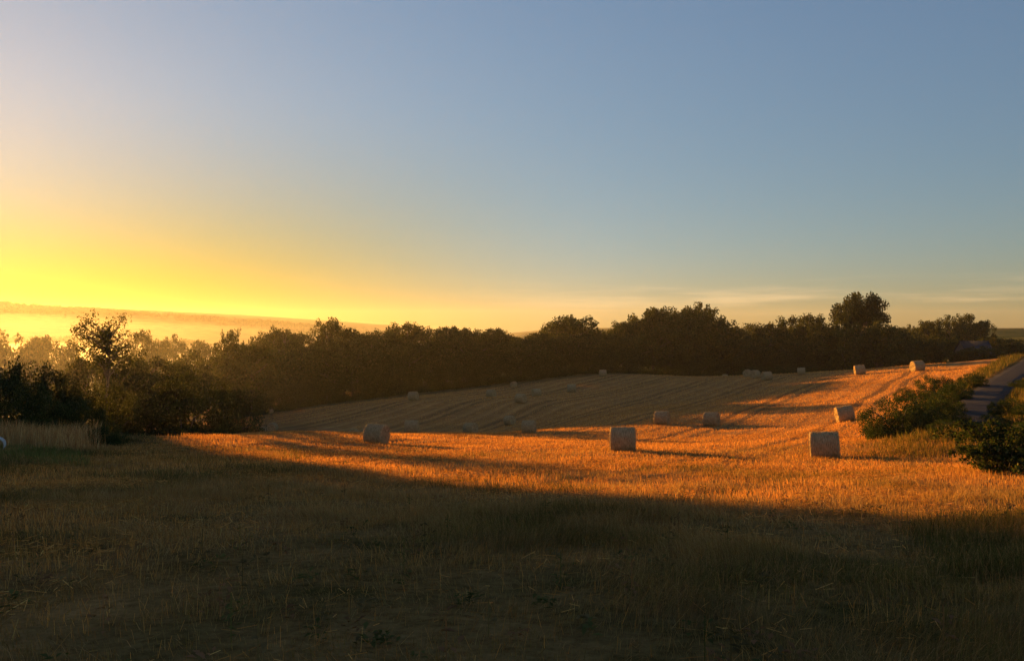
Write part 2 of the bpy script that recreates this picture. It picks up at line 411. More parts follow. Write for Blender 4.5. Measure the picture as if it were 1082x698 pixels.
def build_grass():
    x, y = sample_area(880000, 4.6, 48.0, 1.25)
    z = zones(x, y)
    f = fbm(x, y, 2.6, 70); f2 = fbm(x, y, 8, 71)
    keep = RNG.random(len(x)) < np.clip((z[:, 1] + .15) * (f * 1.9 - .3) * (.4 + 1.1 * f2), .16, 1)
    rd, _, _ = road_dist(x, y); keep &= rd > 2.0
    x, y = x[keep], y[keep]; d = np.hypot(x, y); n = len(x)
    h = (.07 + .17 * RNG.random(n) ** 1.3) * (.4 + 1.2 * sm(.35, .75, fbm(x, y, 2.6, 70)) + .5 * sm(.5, .8, vnoise(x, y, .5, 77)))
    w = .0042 * np.maximum(d / 7, 1) ** .8 * (.6 + .8 * RNG.random(n))
    g = fbm(x, y, 4, 75)
    c = pick(n, GREEN, (3, 3, 3, 2, 3), .25)
    b = sm(.38, .6, g)[:, None] * (.45 + .55 * sm(7, 13, d))[:, None]
    c = c * (.55 + .9 * fbm(x, y, 1.3, 76))[:, None]
    c = c * (1 - .8 * b) + pick(n, [(.50, .28, .10), (.40, .20, .08), (.54, .35, .14)], (2, 2, 1)) * .8 * b
    tag(stalks('grass', x, y, h, w, .55 + 1.1 * vnoise(x, y, .9, 78), c, M_GRASS, True, 12.6 * vnoise(x, y, 1.7, 79) + RNG.normal(0, .9, n)), kind='stuff')
def build_weeds():
    x, y = sample_area(900, 5.5, 40, 1.1)
    k = (zones(x, y)[:, 2] < .3) & (fbm(x, y, 5, 120) > .47) & (road_dist(x, y)[0] > 3); x, y = x[k], y[k]
    V = []; C = []
    for px_, py_, pz in zip(x, y, H(x, y)):
        tall = RNG.random() < .3; m = RNG.integers(7, 20)
        hue = np.array([(.12, .115, .035), (.17, .12, .05), (.26, .13, .06)][RNG.integers(3)]) * RNG.uniform(.6, 1.2)
        for _ in range(m):
            az = RNG.uniform(0, 6.28); l = RNG.uniform(.04, .11); up = RNG.uniform(.1, 1.0)
            b = np.array([px_ + RNG.normal(0, .05), py_ + RNG.normal(0, .05), pz + (RNG.uniform(.02, .34) if tall else RNG.uniform(.02, .12))])
            d = np.array([math.cos(az), math.sin(az), up]); d /= np.linalg.norm(d); w = np.cross(d, (0, 0, 1)); w /= np.linalg.norm(w)
            V += [b, b + d * l * .5 + w * l * .22, b + d * l - np.array([0, 0, .25 * l]), b + d * l * .5 - w * l * .22]; C += [hue * RNG.uniform(.8, 1.2)] * 4
        if tall:
            w = np.array([.004, 0, 0]); b = np.array([px_, py_, pz - .01]); V += [b - w, b + w, b + w + (0, 0, .4), b - w + (0, 0, .4)]; C += [hue] * 4
    n = len(V) // 4
    tag(mesh_np('weeds', np.array(V), np.arange(n)[:, None] * 4 + np.arange(4), None, M_GRASS, None, np.array(C)), kind='stuff')
def patch(name, n, fx, hr, wr, pal, pw, lean=.3, mat=None):
    x, y = fx(n); n = len(x)
    h = hr[0] + (hr[1] - hr[0]) * RNG.random(n) ** 1.5
    h = h * (.6 + .8 * fbm(x, y, 1.8, 90))
    w = wr * (.6 + .8 * RNG.random(n))
    return tag(stalks(name, x, y, h, w, lean, pick(n, pal, pw), mat or M_GRASS), kind='stuff')
build_stubble(); build_grass(); build_weeds()
def px_area(px0, px1, d0, d1, fn=None):
    def f(n):
        d = d0 + (d1 - d0) * RNG.random(n); px = px0 + (px1 - px0) * RNG.random(n)
        x = (px - CX) / F * d; y = d
        if fn is not None:
            k = fn(x, y, px); x, y = x[k], y[k]
        return x, y
    return f
# tall dry grass at the left, green grass in front of it
def dry(x, y, p):
    f = fbm(x, y, 2.2, 95)
    return RNG.random(len(x)) < np.clip(sm(114, 78, p + 50 * (f - .5)) * sm(37, 40.5, y + 3 * (f - .5)) * sm(48, 44, y) * (f * 2.4 - .5), 0, 1)
patch('dry_grass', 30000, px_area(-90, 116, 37, 48, dry), (.25, 1.25), .022, [(.60, .39, .15), (.5, .29, .11), (.40, .19, .07), (.66, .48, .22)], (3, 3, 3, 1), .4, M_STRAW)
patch('grass', 13000, px_area(-90, 95, 30, 38.5, lambda x, y, p: RNG.random(len(x)) < sm(95, 55, p + 60 * (fbm(x, y, 3, 97) - .5)) * sm(29, 33, y + p * .03)), (.12, .36), .022, [(.14, .155, .04), (.18, .175, .05), (.24, .18, .07)], (3, 3, 2), .4)
# verges of the road and the yellow grass in front of the hedge
def verge(x, y, p):
    rd, _, s = road_dist(x, y)
    return (rd > 1.75) & (rd < 4.6 + 1.5 * (fbm(x, y, 3, 8) - .5))
patch('verge_grass', 52000, px_area(930, 1180, 36, 130, verge), (.2, .75), .045, [(.085, .085, .022), (.13, .10, .03), (.22, .14, .045), (.05, .06, .016)], (3, 3, 2, 3), .35)
patch('verge_grass', 15000, px_area(880, 1075, 37.5, 50, lambda x, y, p: RNG.random(len(x)) < sm(0, 2.5, (p - 885) * .03) * sm(0, 3, y - 37.5 - .6 * np.sin(x)) * np.clip(2.2 * fbm(x, y, 2, 99) - .5, 0, 1)), (.12, .48), .03, [(.17, .115, .03), (.11, .09, .024), (.28, .155, .045)], (3, 3, 2), .35)
# rank grass in the near right corner
patch('grass', 26000, px_area(930, 1300, 9.0, 15, lambda x, y, p: RNG.random(len(x)) < sm(930, 1060, p + 120 * (fbm(x, y, 1.6, 101) - .5))), (.12, .42), .007, GREEN, (3, 3, 2, 1, 3), .7)
# sparse stalks on the far field so that its edge is not a clean line
patch('stubble', 60000, px_area(240, 1000, 118, 190, lambda x, y, p: (zones(x, y)[:, 1] < .3)), (.1, .24), .05, STRAW, (4, 3, 2, 1), .35, M_STRAW)

# ------------------------------------------------------------------ trees
def leaves(C, rad, n, size, pal, pw, squash=.75, rng=RNG):
    """n leaf sprays round each clump centre"""
    V = []; COLS = []
    for c, r in zip(C, rad):
        k = max(6, int(n * (r ** 1.5)))
        p = rng.normal(0, 1, (k, 3)); p /= np.linalg.norm(p, axis=1)[:, None] + 1e-9
        p *= (rng.random((k, 1)) ** .45) * r; p[:, 2] *= squash
        ctr = c + p
        u = rng.normal(0, 1, (k, 3)); u /= np.linalg.norm(u, axis=1)[:, None]
        v = np.cross(u, rng.normal(0, 1, (k, 3))); v /= np.linalg.norm(v, axis=1)[:, None] + 1e-9
        s = size * (.6 + .8 * rng.random((k, 1)))
        u = u * s * .5; v = v * s * .36
        V.append(np.stack([ctr - u, ctr + v * .9 + u * .1, ctr + u, ctr - v], 1).reshape(-1, 3))
        t = pick(k, pal, pw, .2) * (.8 + .4 * rng.random())
        COLS.append(np.repeat(t, 4, axis=0))
    V = np.vstack(V); n4 = len(V) // 4
    return V, np.arange(n4)[:, None] * 4 + np.arange(4), np.vstack(COLS)
LEAFPAL = [(.055, .062, .018), (.075, .075, .022), (.040, .048, .015), (.10, .085, .03)]
def tree_proto(name, H0=10., Rc=5., base=.22, clumps=95, per=85, leaf=.36, cr=(.7, 1.35), shape='round', trunk=.28, gap=0., pal=LEAFPAL, pw=(4, 3, 3, 1), seed=0, lobes=5):
    rng = np.random.default_rng(seed); rnd = random.Random(seed)
    root = empty(name, (0, 0, 0))
    zb = base * H0; zc = (zb + H0) / 2; hz = (H0 - zb) / 2
    lob = [(rng.random() * 6.28, rng.random() * 1.4 - .3, .15 + .25 * rng.random()) for _ in range(lobes)]
    C = []; rad = []
    while len(C) < clumps:
        p = rng.normal(0, 1, 3); p /= np.linalg.norm(p)
        rr = rng.random() ** .38
        az = math.atan2(p[1], p[0]); el = math.asin(p[2])
        g = .80 + sum(a * math.exp(-((math.cos(az - l0) - 1) * -1.6 + (el - e0) ** 2 * 2.5)) for l0, e0, a in lob)
        if shape == 'bush':
            if p[2] < -.15: p[2] = -.15
        if shape == 'umbrella':
            if p[2] < -.35: p[2] *= .4
        if shape == 'sparse':
            rr = .25 + .75 * rng.random()
        q = np.array([p[0] * Rc, p[1] * Rc, p[2] * hz]) * rr * min(g, 1.12)
        r = cr[0] + (cr[1] - cr[0]) * rng.random()
        z = zc + q[2]
        if shape == 'bush': z = H0 * .05 + max(p[2], 0) * rr * min(g, 1.1) * H0 * .86 + .1
        if shape == 'cone': q[:2] *= np.clip(1.35 * (1 - (z - zb) / (H0 - zb)) + .2, .12, 1.1)
        z = min(z, H0 - r * .6)
        if gap and vnoise(np.array([q[0] + 40]), np.array([z + q[1] * .5]), 2.2, seed + 3)[0] < gap: continue
        C.append((q[0], q[1], z)); rad.append(r)
    C = np.array(C); rad = np.array(rad)
    tk = MB()
    bend = [rng.normal(0, .12, 2) for _ in range(5)]
    top = H0 * (.82 if shape in ('round', 'sparse', 'cone') else .62)
    tp = [(0, 0, -.5), (bend[0][0] * .3, bend[0][1] * .3, H0 * .1), (bend[1][0], bend[1][1], top * .4), (bend[2][0] * 1.5, bend[2][1] * 1.5, top * .7), (bend[3][0] * 2, bend[3][1] * 2, top)]
    if shape == 'bush':
        for k in range(7):
            c = C[rng.integers(len(C))]
            tk.tube([(c[0] * .1, c[1] * .1, -.3), (c[0] * .4, c[1] * .4, c[2] * .6), tuple(c)], [.09, .06, .02], 5)
    else:
        tk.tube(tp, [trunk * 1.35, trunk, trunk * .75, trunk * .45, trunk * .12], 8)
        tp = np.array(tp)
        idx = rng.choice(len(C), min(len(C), 46 if shape == 'sparse' else 30), replace=False)
        for i in idx:
            c = C[i]; zz = np.clip(c[2] - (.25 + .3 * rng.random()) * np.hypot(c[0], c[1]) - .3, zb * .8, top * .95)
            s = np.array([np.interp(zz, tp[:, 2], tp[:, 0]), np.interp(zz, tp[:, 2], tp[:, 1]), zz])
            m = (s + c) / 2 + rng.normal(0, .18, 3) + [0, 0, .2]
            r0 = trunk * (.22 + .22 * rng.random())
            tk.tube([s, m, c], [r0, r0 * .6, r0 * .18], 5)
    tk.build('trunk', M_BARK, root, True)
    V, q, col = leaves(C, rad, per, leaf, pal, pw, .8, rng)
    mesh_np('crown', V, q, None, M_LEAF, root, col)
    return root
DARK = [(.040, .048, .016), (.055, .06, .02), (.03, .036, .013), (.075, .065, .024)]
HEDGEPAL = [(.035, .055, .016), (.05, .07, .02), (.025, .038, .012), (.08, .08, .028)]
PROTO = {
    'round1': tree_proto('broadleaf_tree', 10, 4.6, .10, 105, 80, .34, seed=1),
    'round2': tree_proto('broadleaf_tree', 10, 4.2, .06, 110, 80, .34, seed=2, lobes=7),
    'round3': tree_proto('broadleaf_tree', 10, 5.0, .14, 100, 80, .36, seed=3, lobes=4),
    'round4': tree_proto('broadleaf_tree', 10, 4.4, .20, 90, 70, .36, seed=4, lobes=8, gap=.22),
    'ash1': tree_proto('broadleaf_tree', 10, 3.6, .25, 75, 60, .32, (.6, 1.1), seed=5, lobes=8, gap=.3),
    'oak1': tree_proto('oak_tree', 10, 5.4, .44, 120, 120, .27, (.6, 1.15), 'umbrella', .36, .12, DARK, seed=6, lobes=0),
    'sparse1': tree_proto('sparse_tree', 10, 3.2, .46, 135, 85, .16, (.35, .75), 'sparse', .2, .2, seed=7),
    'bush1': tree_proto('bush', 5, 4.2, 0, 120, 140, .20, (.6, 1.1), 'bush', seed=8),
    'bush2': tree_proto('bush', 5, 4.4, 0, 120, 140, .20, (.6, 1.1), 'bush', seed=9, lobes=8),
    'hedge1': tree_proto('hedge_bush', 2.5, 2.6, 0, 230, 420, .09, (.28, .55), 'bush', pal=HEDGEPAL, seed=10, lobes=7),
    'hedge2': tree_proto('hedge_bush', 2.5, 2.2, 0, 210, 420, .095, (.28, .5), 'bush', pal=HEDGEPAL, pw=(2, 3, 2, 2), seed=12, lobes=7),
}
PH = {k: (5 if k.startswith('bush') else 2.5 if k.startswith('hedge') else 10) for k in PROTO}
PWD = {'round1': 9.6, 'round2': 9.0, 'round3': 10.4, 'round4': 9.2, 'ash1': 7.6, 'oak1': 11.6, 'sparse1': 7, 'bush1': 8.8, 'bush2': 9.2, 'hedge1': 5.4, 'hedge2': 4.6}
USED = set()
def copy_tree(o, name=None):
    c = o.copy(); COL.objects.link(c)
    if name: c.name = name
    for ch in list(o.children):
        k = ch.copy(); COL.objects.link(k); k.parent = c
    return c
def plant_xy(kind, x, y, top, width, label, cat, group=None, name=None, sink=.0):
    src = PROTO[kind]
    if kind in USED: o = copy_tree(src)
    else: o = src; USED.add(kind)
    o.name = name or {'tree': 'broadleaf_tree'}.get(cat, cat)
    z = h1(x, y) - sink
    hh = max((top - z) * 1.04, .8)
    w = width / PWD[kind]; s = hh / PH[kind]
    o.location = (x, y, z); o.rotation_euler = (0, 0, random.random() * 6.28)
    o.scale = (w, w * (.9 + .2 * random.random()), s)
    for k in ('label', 'category', 'group'):
        if k in o: del o[k]
    tag(o, label, cat, group)
    return o
def plant(kind, px, topy, wpx, d, label, cat='tree', group=None, name=None, sink=0.):
    return plant_xy(kind, (px - CX) / F * d, d, -(topy - HY) / F * d, wpx / F * d, label, cat, group, name, sink)

# -- the wood along the far edge of the field
PXF = [230, 290, 350, 450, 541, 640, 700, 760, 850, 950]
DF = [126, 146, 153, 163, 169, 184, 196, 202, 202, 196]
TPX = [230, 250, 270, 300, 330, 375, 400, 450, 480, 520, 560, 580, 605, 640, 660, 690, 720, 740, 760, 790, 830, 855, 870, 900, 945, 960]
TPY = [375, 368, 358, 350, 352, 349, 344, 342, 341, 344, 351, 344, 339, 346, 336, 325, 327, 325, 331, 337, 337, 334, 339, 342, 347, 357]
WG = 'trees of the wood along the far field edge'
WL = 'dark broadleaf tree in the unbroken wood along the far edge of the stubble field'
px = 243.0
k = 0
while px < 965:
    d = np.interp(px, PXF, DF); w = 44 + 16 * random.random()
    t = np.interp(px, TPX, TPY) + 8 + 14 * random.random()
    plant(random.choice(['round1', 'round2', 'round3', 'bush1']), px, t, w, d + 3 + 3 * random.random(), WL, 'tree', WG, 'wood_tree')
    px += 17 + 7 * random.random(); k += 1
px = 252.0
while px < 962:
    d = np.interp(px, PXF, DF); w = 40 + 16 * random.random()
    t = np.interp(px, TPX, TPY) + 3 * random.random() + (5 if random.random() < .4 else 0)
    plant(random.choice(['round1', 'round2', 'round3', 'round4']), px, t, w, d + 14 + 8 * random.random(), WL, 'tree', WG, 'wood_tree')
    px += 19 + 7 * random.random(); k += 1
# shrubs at the foot of the wood
px = 238.0
UL = 'low dark shrub at the foot of the wood beside the stubble field'
while px < 965:
    d = np.interp(px, PXF, DF); foot = HY - h1((px - CX) / F * d, d) / d * F
    plant(random.choice(['bush1', 'bush2']), px, foot - 22 - 16 * random.random(), 30 + 14 * random.random(), d - .5 + 2 * random.random(), UL, 'shrub', 'shrubs at the foot of the wood', 'wood_shrub')
    px += 15 + 6 * random.random()
# individuals that break the skyline of the wood
plant('round4', 348, 340, 38, 166, 'bushy tree standing head and shoulders above the left half of the wood')
plant('ash1', 300, 346, 34, 160, 'loose crowned tree on the skyline near the left end of the wood')
plant('ash1', 284, 351, 30, 158, 'narrow see-through tree just left of the loose crowned tree on the skyline')
plant('round4', 607, 336, 60, 192, 'broad flat topped tree rising from the middle of the wood, left of the domes')
plant('round3', 690, 322, 62, 206, 'largest domed tree of the wood, left of the twin domes at its highest part')
plant('round1', 741, 323, 52, 210, 'domed tree at the highest part of the wood, right beside the largest one')
plant('round2', 856, 334, 38, 210, 'rounded tree just left of the lone oak at the end of the wood')
plant('round2', 893, 342, 42, 188, WL, 'tree', WG, 'wood_tree')
plant('round1', 926, 342, 46, 188, WL, 'tree', WG, 'wood_tree')
plant('oak1', 910, 309, 74, 198, 'tall oak with an open domed crown above the right end of the wood', name='oak_tree')

# -- the trees on the left
GF = 'golden hazy trees at the left edge beyond the hedge'
GL = 'hazy golden tree in the mist at the left, beyond the dark bushes'
for a in [('round1', 4, 354, 62, 165), ('round3', 38, 352, 54, 158), ('round2', 68, 364, 44, 150), ('round2', -22, 356, 60, 160)]:
    plant(a[0], a[1], a[2], a[3], a[4], GL, 'tree', GF, 'broadleaf_tree')
plant('sparse1', 112, 332, 78, 82, 'tall thin tree with a sparse see-through top standing above the olive trees', name='sparse_tree')
plant('round2', 152, 352, 34, 165, 'small round hazy tree just right of the tall sparse tree')
plant('round1', 182, 357, 36, 215, 'pale misty tree behind the round bush, first to the right of the small round tree')
plant('ash1', 172, 360, 26, 180, 'slim misty tree between the small round tree and the pale misty tree')
plant('round4', 214, 363, 34, 185, 'misty tree above the right side of the round bush')
plant('ash1', 246, 348, 30, 132, 'slim tree with feathery top left of the wood', name='broadleaf_tree')
MG = 'olive trees massed behind the dark bushes on the left'
ML = 'olive tree in the mass of foliage round the foot of the tall sparse tree'
for a in [('round3', 88, 374, 62, 96), ('round1', 128, 372, 62, 100), ('round2', 160, 380, 60, 108), ('round1', 205, 374, 60, 118), ('round2', 238, 366, 54, 126), ('round3', 265, 362, 56, 135), ('bush1', 60, 392, 70, 90), ('round2', 182, 386, 50, 98)]:
    plant(a[0], a[1], a[2], a[3], a[4], ML, 'tree', MG, 'broadleaf_tree')
plant('bush2', 194, 391, 98, 76, 'big rounded bush with gold lit rim at the near left corner of the stubble', 'bush', name='bush')
plant('bush1', 246, 400, 66, 96, 'dark bush just right of the big rounded bush', 'bush', name='bush')
DG = 'dark bushes behind the dry grass at the left'
DL = 'dark bush in the hedge behind the tall dry grass'
for a in [('bush1', 8, 372, 92, 58), ('bush2', 52, 386, 80, 62), ('bush1', 84, 402, 70, 64), ('bush2', 32, 404, 80, 54), ('bush1', -40, 368, 90, 60), ('bush2', 122, 408, 60, 70), ('bush2', 148, 412, 56, 74), ('bush1', 96, 424, 46, 56)]:
    plant(a[0], a[1], a[2], a[3], a[4], DL, 'bush', DG, 'bush')
plant('hedge2', 110, 447, 40, 43, 'small dark shrub at the right end of the tall dry grass', 'shrub', name='shrub')
# tall trees beyond the left edge of the view: they shade the near field
TG = 'tall trees beyond the left end of the hedge'
for S, c, top, w in [(134, 10.5, 12.5, 11), (128, 3, 14, 12), (140, -3, 14, 12), (126, -9, 11, 13), (136, -17, 13, 13), (124, -26, 11, 14), (146, 6, 12, 11), (118, -36, 12, 14), (86, 5.2, 11, 10), (78, 0, 10, 11), (74, -7, 10, 12), (80, -14, 11, 13), (72, -21, 11, 13), (76, -30, 11, 14), (112, 9.5, 12, 9)]:
    p = S2 * S + P2 * c
    plant_xy(random.choice(['round1', 'round2', 'round3']), p[0], p[1], top, w, 'tall full crowned tree beyond the left end of the hedge', 'tree', TG, 'broadleaf_tree')

# -- the right side: roadside hedge, verge shrubs, far trees, dark hedge, barn
plant('hedge1', 952, 419, 84, 52.5, 'dense green bush at the corner of the field, left of the road', 'bush', name='bush')
plant('hedge2', 988, 418, 62, 55.5, 'green bush joining the corner bush to the roadside', 'bush', name='bush')
plant('hedge2', 990, 395, 50, 76, 'small dark shrub on the field edge higher up the slope beside the road', 'shrub', name='shrub')
plant('hedge1', 956, 409, 24, 79, 'little brown shrub standing in the stubble above the corner bush', 'shrub', name='shrub')
plant('hedge1', 1000, 448, 40, 47.0, 'low bramble bush in front of the road where it disappears', 'bush', name='bush')
plant('hedge2', 1056, 437, 46, 48, 'dark bush on the far side of the road bend', 'bush', name='bush')
for px, ty, wd, d, lab in [(934, 436, 34, 51.5, 'small low bush at the left foot of the corner bush'), (968, 428, 44, 50.5, 'low leafy bush in front of the middle of the roadside hedge'), (1004, 431, 40, 53.5, 'bush of the roadside hedge right beside the bend of the road')]:
    plant('hedge2', px, ty, wd, d, lab, 'bush', 'bushes of the roadside hedge', 'bush', sink=.1)
LG = 'low shrubs along the left verge of the road'
for px, ty, wd, d in [(1006, 413, 40, 60.5), (1020, 403, 34, 69), (1036, 394, 30, 80)]:
    plant('hedge1', px - 9, ty, wd, d, 'low shrub in the verge between the stubble and the left side of the road', 'shrub', LG, 'shrub')
VG = 'shrubs along the right verge of the road'
for a in [('hedge1', 1068, 421, 40, 57), ('hedge2', 1092, 404, 44, 70), ('hedge1', 1100, 428, 50, 50)]:
    plant(a[0], a[1], a[2], a[3], a[4], 'low hedge shrub on the bank right of the road', 'shrub', VG, 'shrub')
def bramble(x, y):
    rng = np.random.default_rng(77)
    root = tag(empty('bramble', (x, y, h1(x, y))), 'loose leafy bramble spray hanging in at the right edge in front of the stubble', 'bramble')
    tk = MB(); C = []; rad = []
    for k in range(46):
        az = rng.uniform(0, 6.28); reach = rng.uniform(.5, 1.75); top = rng.uniform(.5, 1.75)
        p = []; bx, by = rng.normal(0, .55, 2)
        for t in np.linspace(0, 1, 7):
            p.append((bx + reach * t * math.cos(az) + rng.normal(0, .03), by + reach * t * math.sin(az) + rng.normal(0, .03), top * math.sin(t * 2.3) * (1.0 if t < .7 else .95) + .02))
        tk.tube(p, np.linspace(.012, .003, 7), 5)
        for t in np.linspace(.06, 1, 11):
            q = [np.interp(t, np.linspace(0, 1, 7), np.array(p)[:, i]) for i in range(3)]
            C.append(np.array(q) + rng.normal(0, .05, 3)); rad.append(rng.uniform(.10, .2))
    tk.build('stem', M_BARK, root, True)
    V, q, c = leaves(C, rad, 420, .10, HEDGEPAL, (3, 3, 2, 2), .8, rng)
    mesh_np('foliage', V, q, None, M_LEAF, root, c)
bramble(16.6, 28.0)
plant('hedge1', 1076, 455, 70, 31, 'dark leafy bush at the right edge behind the bramble spray', 'bush', name='bush')
HG = 'dark trees of the hedge line behind the top of the road'
px = 958
while px < 1180:
    plant(random.choice(['round2', 'bush1', 'bush2', 'round1']), px, (353 if px < 1045 else 357) + 9 * random.random() + (9 if 1008 < px < 1048 else 0), 34 + 10 * random.random(), 206 + 14 * random.random() + (0 if not 1008 < px < 1048 else -14),
          'dark tree in the hedge line behind the top of the road', 'tree', HG, 'hedge_tree')
    px += 13 + 6 * random.random()
RG = 'hazy trees on the far right rise'
for a, lab in [(('round3', 980, 337, 30, 236), 'rounded tree at the left end of the clump on the far right rise'), (('round1', 1003, 335, 34, 250), 'round hazy tree in the middle of the clump on the far right rise'),
               (('round2', 1018, 333, 34, 258), 'tallest hazy tree of the clump on the far right rise'), (('round3', 1037, 337, 30, 244), 'right hand end tree of the clump on the far right rise'),
               (('round1', 962, 345, 24, 230), 'small round tree between the oak and the clump on the far right rise')]:
    plant(*a, lab, 'tree', RG, 'broadleaf_tree')
# pale low hedge below the wood, behind the row of bales
px = 788
while px < 866:
    plant('hedge1', px, 386.5 + 2 * random.random(), 26, 192, 'pale green low hedge bush in front of the wood behind the far bales', 'bush', 'pale low hedge in front of the wood', 'hedge_bush')
    px += 11

def plain(name, col, rough=.85, var=.5, scale=8.):
    m, nt, out = new_mat(name); L = nt.links.new
    tc = N(nt, 'ShaderNodeTexCoord'); no = N(nt, 'ShaderNodeTexNoise', Scale=scale, Detail=5.0); L(tc.outputs['Object'], no.inputs[0])
    r = N(nt, 'ShaderNodeValToRGB'); L(no.outputs[0], r.inputs[0]); e = r.color_ramp.elements
    e[0].position = .3; e[0].color = (*[c * (1 - var) for c in col], 1); e[1].position = .7; e[1].color = (*col, 1)
    p = N(nt, 'ShaderNodeBsdfPrincipled', Roughness=rough); L(r.outputs[0], p.inputs[0]); L(p.outputs[0], out.inputs[0]); return m
def barn():
    d = 203.; x = (1029 - CX) / F * d; z = h1(x, d); top = -(360.5 - HY) / F * d
    root = tag(empty('barn', (x, d, z), R(12)), 'low barn with a blue grey roof half hidden among dark trees behind the road', 'barn')
    ht = top - z; ev = ht * .55; hx, hy = 3.6, 2.6
    w = MB(); w.box((0, 0, ev / 2 - .2), (hx, hy, ev / 2 + .2))
    w.add([(-hx, -hy, ev), (-hx, hy, ev), (-hx, 0, ht - .1), (hx, -hy, ev), (hx, hy, ev), (hx, 0, ht - .1)], tris=[(0, 2, 1), (3, 4, 5)])
    w.build('wall', plain('barn_boards', (.16, .13, .10)), root)
    r = MB(); o = .35
    for s in (-1, 1):
        sl = (ht - ev) / hy
        V = [(-hx - o, s * (hy + o), ev - o * sl), (hx + o, s * (hy + o), ev - o * sl), (hx + o, 0, ht), (-hx - o, 0, ht)]
        V += [(a, b, c + .12) for a, b, c in V]
        r.add(V, [(0, 1, 2, 3), (4, 7, 6, 5), (0, 4, 5, 1), (1, 5, 6, 2), (2, 6, 7, 3), (3, 7, 4, 0)])
    r.build('roof', plain('barn_slates', (.035, .036, .042), .95), root)
barn()

# pale ring of a drain pipe at the very left edge
def pipe():
    d = 41.0; x = (-3 - CX) / F * d; z = h1(x, d)
    m = MB(); k = 28; ro, ri, L = .33, .27, .5
    V = []; 
    for yy, r in ((-L / 2, ro), (-L / 2, ri), (L / 2, ri), (L / 2, ro)):
        V += [(r * math.cos(2 * math.pi * j / k), yy, r * math.sin(2 * math.pi * j / k)) for j in range(k)]
    m.add(V, [(a * k + j, a * k + (j + 1) % k, ((a + 1) % 4) * k + (j + 1) % k, ((a + 1) % 4) * k + j) for a in range(4) for j in range(k)])
    o = m.build('drain_pipe', plain('pale_concrete', (.62, .60, .56)), None, False)
    o.location = (x, d - 4.0, h1(x * (d - 4) / d, d - 4) + .30); o.location.x = (-3.5 - CX) / F * (d - 4); o.rotation_euler = (0, 0, R(25))
    tag(o, 'pale rimmed round opening, dark inside, at the left edge of the dry grass', 'pipe')
pipe()

# ------------------------------------------------------------------ round bales
def bale_mat():
    m, nt, out = new_mat('bale_straw'); L = nt.links.new
    tc = N(nt, 'ShaderNodeTexCoord'); sx = N(nt, 'ShaderNodeSeparateXYZ'); L(tc.outputs['Object'], sx.inputs[0])
    mp = N(nt, 'ShaderNodeMapping'); mp.inputs['Scale'].default_value = (16, 3, 3); L(tc.outputs['Object'], mp.inputs[0])
    no = N(nt, 'ShaderNodeTexNoise', Scale=1.6, Detail=7.0, Roughness=.75); L(mp.outputs[0], no.inputs[0])
    r = N(nt, 'ShaderNodeValToRGB'); L(no.outputs[0], r.inputs[0]); e = r.color_ramp.elements
    e[0].position = .36; e[0].color = (.19, .13, .06, 1); e[1].position = .64; e[1].color = (.58, .415, .205, 1)
    cb = N(nt, 'ShaderNodeCombineXYZ'); L(sx.outputs[1], cb.inputs[0]); L(sx.outputs[2], cb.inputs[1])
    ln = N(nt, 'ShaderNodeVectorMath', operation='LENGTH'); L(cb.outputs[0], ln.inputs[0])
    b = N(nt, 'ShaderNodeBsdfDiffuse'); L(r.outputs[0], b.inputs[0])
    bp = N(nt, 'ShaderNodeBump', Strength=.8, Distance=.05); L(no.outputs[0], bp.inputs['Height']); L(bp.outputs[0], b.inputs['Normal'])
    L(b.outputs[0], out.inputs[0]); return m
M_BALE = bale_mat()
def bale_proto(seed):
    rng = np.random.default_rng(seed); mb = MB(); k = 56; R0 = .65; Lh = .62
    prof = [(-Lh + .03, .12), (-Lh - .01, .3), (-Lh + .02, .45), (-Lh, .57), (-Lh + .03, .625), (-Lh + .09, R0)]
    prof += [(t, R0 + .012 * math.cos(t * 9)) for t in np.linspace(-Lh + .2, Lh - .2, 9)] + [(-a, r) for a, r in prof[::-1]]
    V = []
    for i, (a, r) in enumerate(prof):
        for j in range(k):
            th = 2 * math.pi * j / k
            rr = r * (1 + .018 * math.sin(3 * th + seed) + .012 * math.sin(7 * th + a * 4)) + rng.normal(0, .008)
            zz = rr * math.sin(th)
            if zz < -.57: zz = -.57 + (zz + .57) * .25          # sags where it sits
            V.append((a + rng.normal(0, .006), rr * math.cos(th), zz + .57))
    n = len(prof)
    q = [(i * k + j, i * k + (j + 1) % k, (i + 1) * k + (j + 1) % k, (i + 1) * k + j) for i in range(n - 1) for j in range(k)]
    V += [(-Lh + .03, 0, .57), (Lh - .03, 0, .57)]; c = len(V)
    t = [(c - 2, (j + 1) % k, j) for j in range(k)] + [(c - 1, (n - 1) * k + j, (n - 1) * k + (j + 1) % k) for j in range(k)]
    mb.add(V, q, t)
    for _ in range(3200):                                        # loose straws standing off the surface
        if rng.random() < .65:
            th = rng.random() * 6.28; a = rng.uniform(-Lh, Lh); b = np.array([a, R0 * math.cos(th), max(R0 * math.sin(th), -.56) + .57]); nn = np.array([0, math.cos(th), math.sin(th)]); tt = np.array([0, -math.sin(th), math.cos(th)])
        else:
            th = rng.random() * 6.28; rr = .6 * rng.random() ** .5; s = rng.choice((-1, 1)); b = np.array([s * (Lh - .01), rr * math.cos(th), rr * math.sin(th) + .57]); nn = np.array([s, 0, 0]); tt = np.array([0, -math.sin(th), math.cos(th)])
        dirn = nn * rng.uniform(.1, .9) + tt * rng.choice((-1, 1)) + rng.normal(0, .3, 3); dirn /= np.linalg.norm(dirn)
        l = rng.uniform(.04, .17); w = np.cross(dirn, rng.normal(0, 1, 3)); w = w / np.linalg.norm(w) * .006
        mb.add([b - w, b + w, b + dirn * l], tris=[(0, 1, 2)])
    return mb.build('straw_bale', M_BALE, None, False)
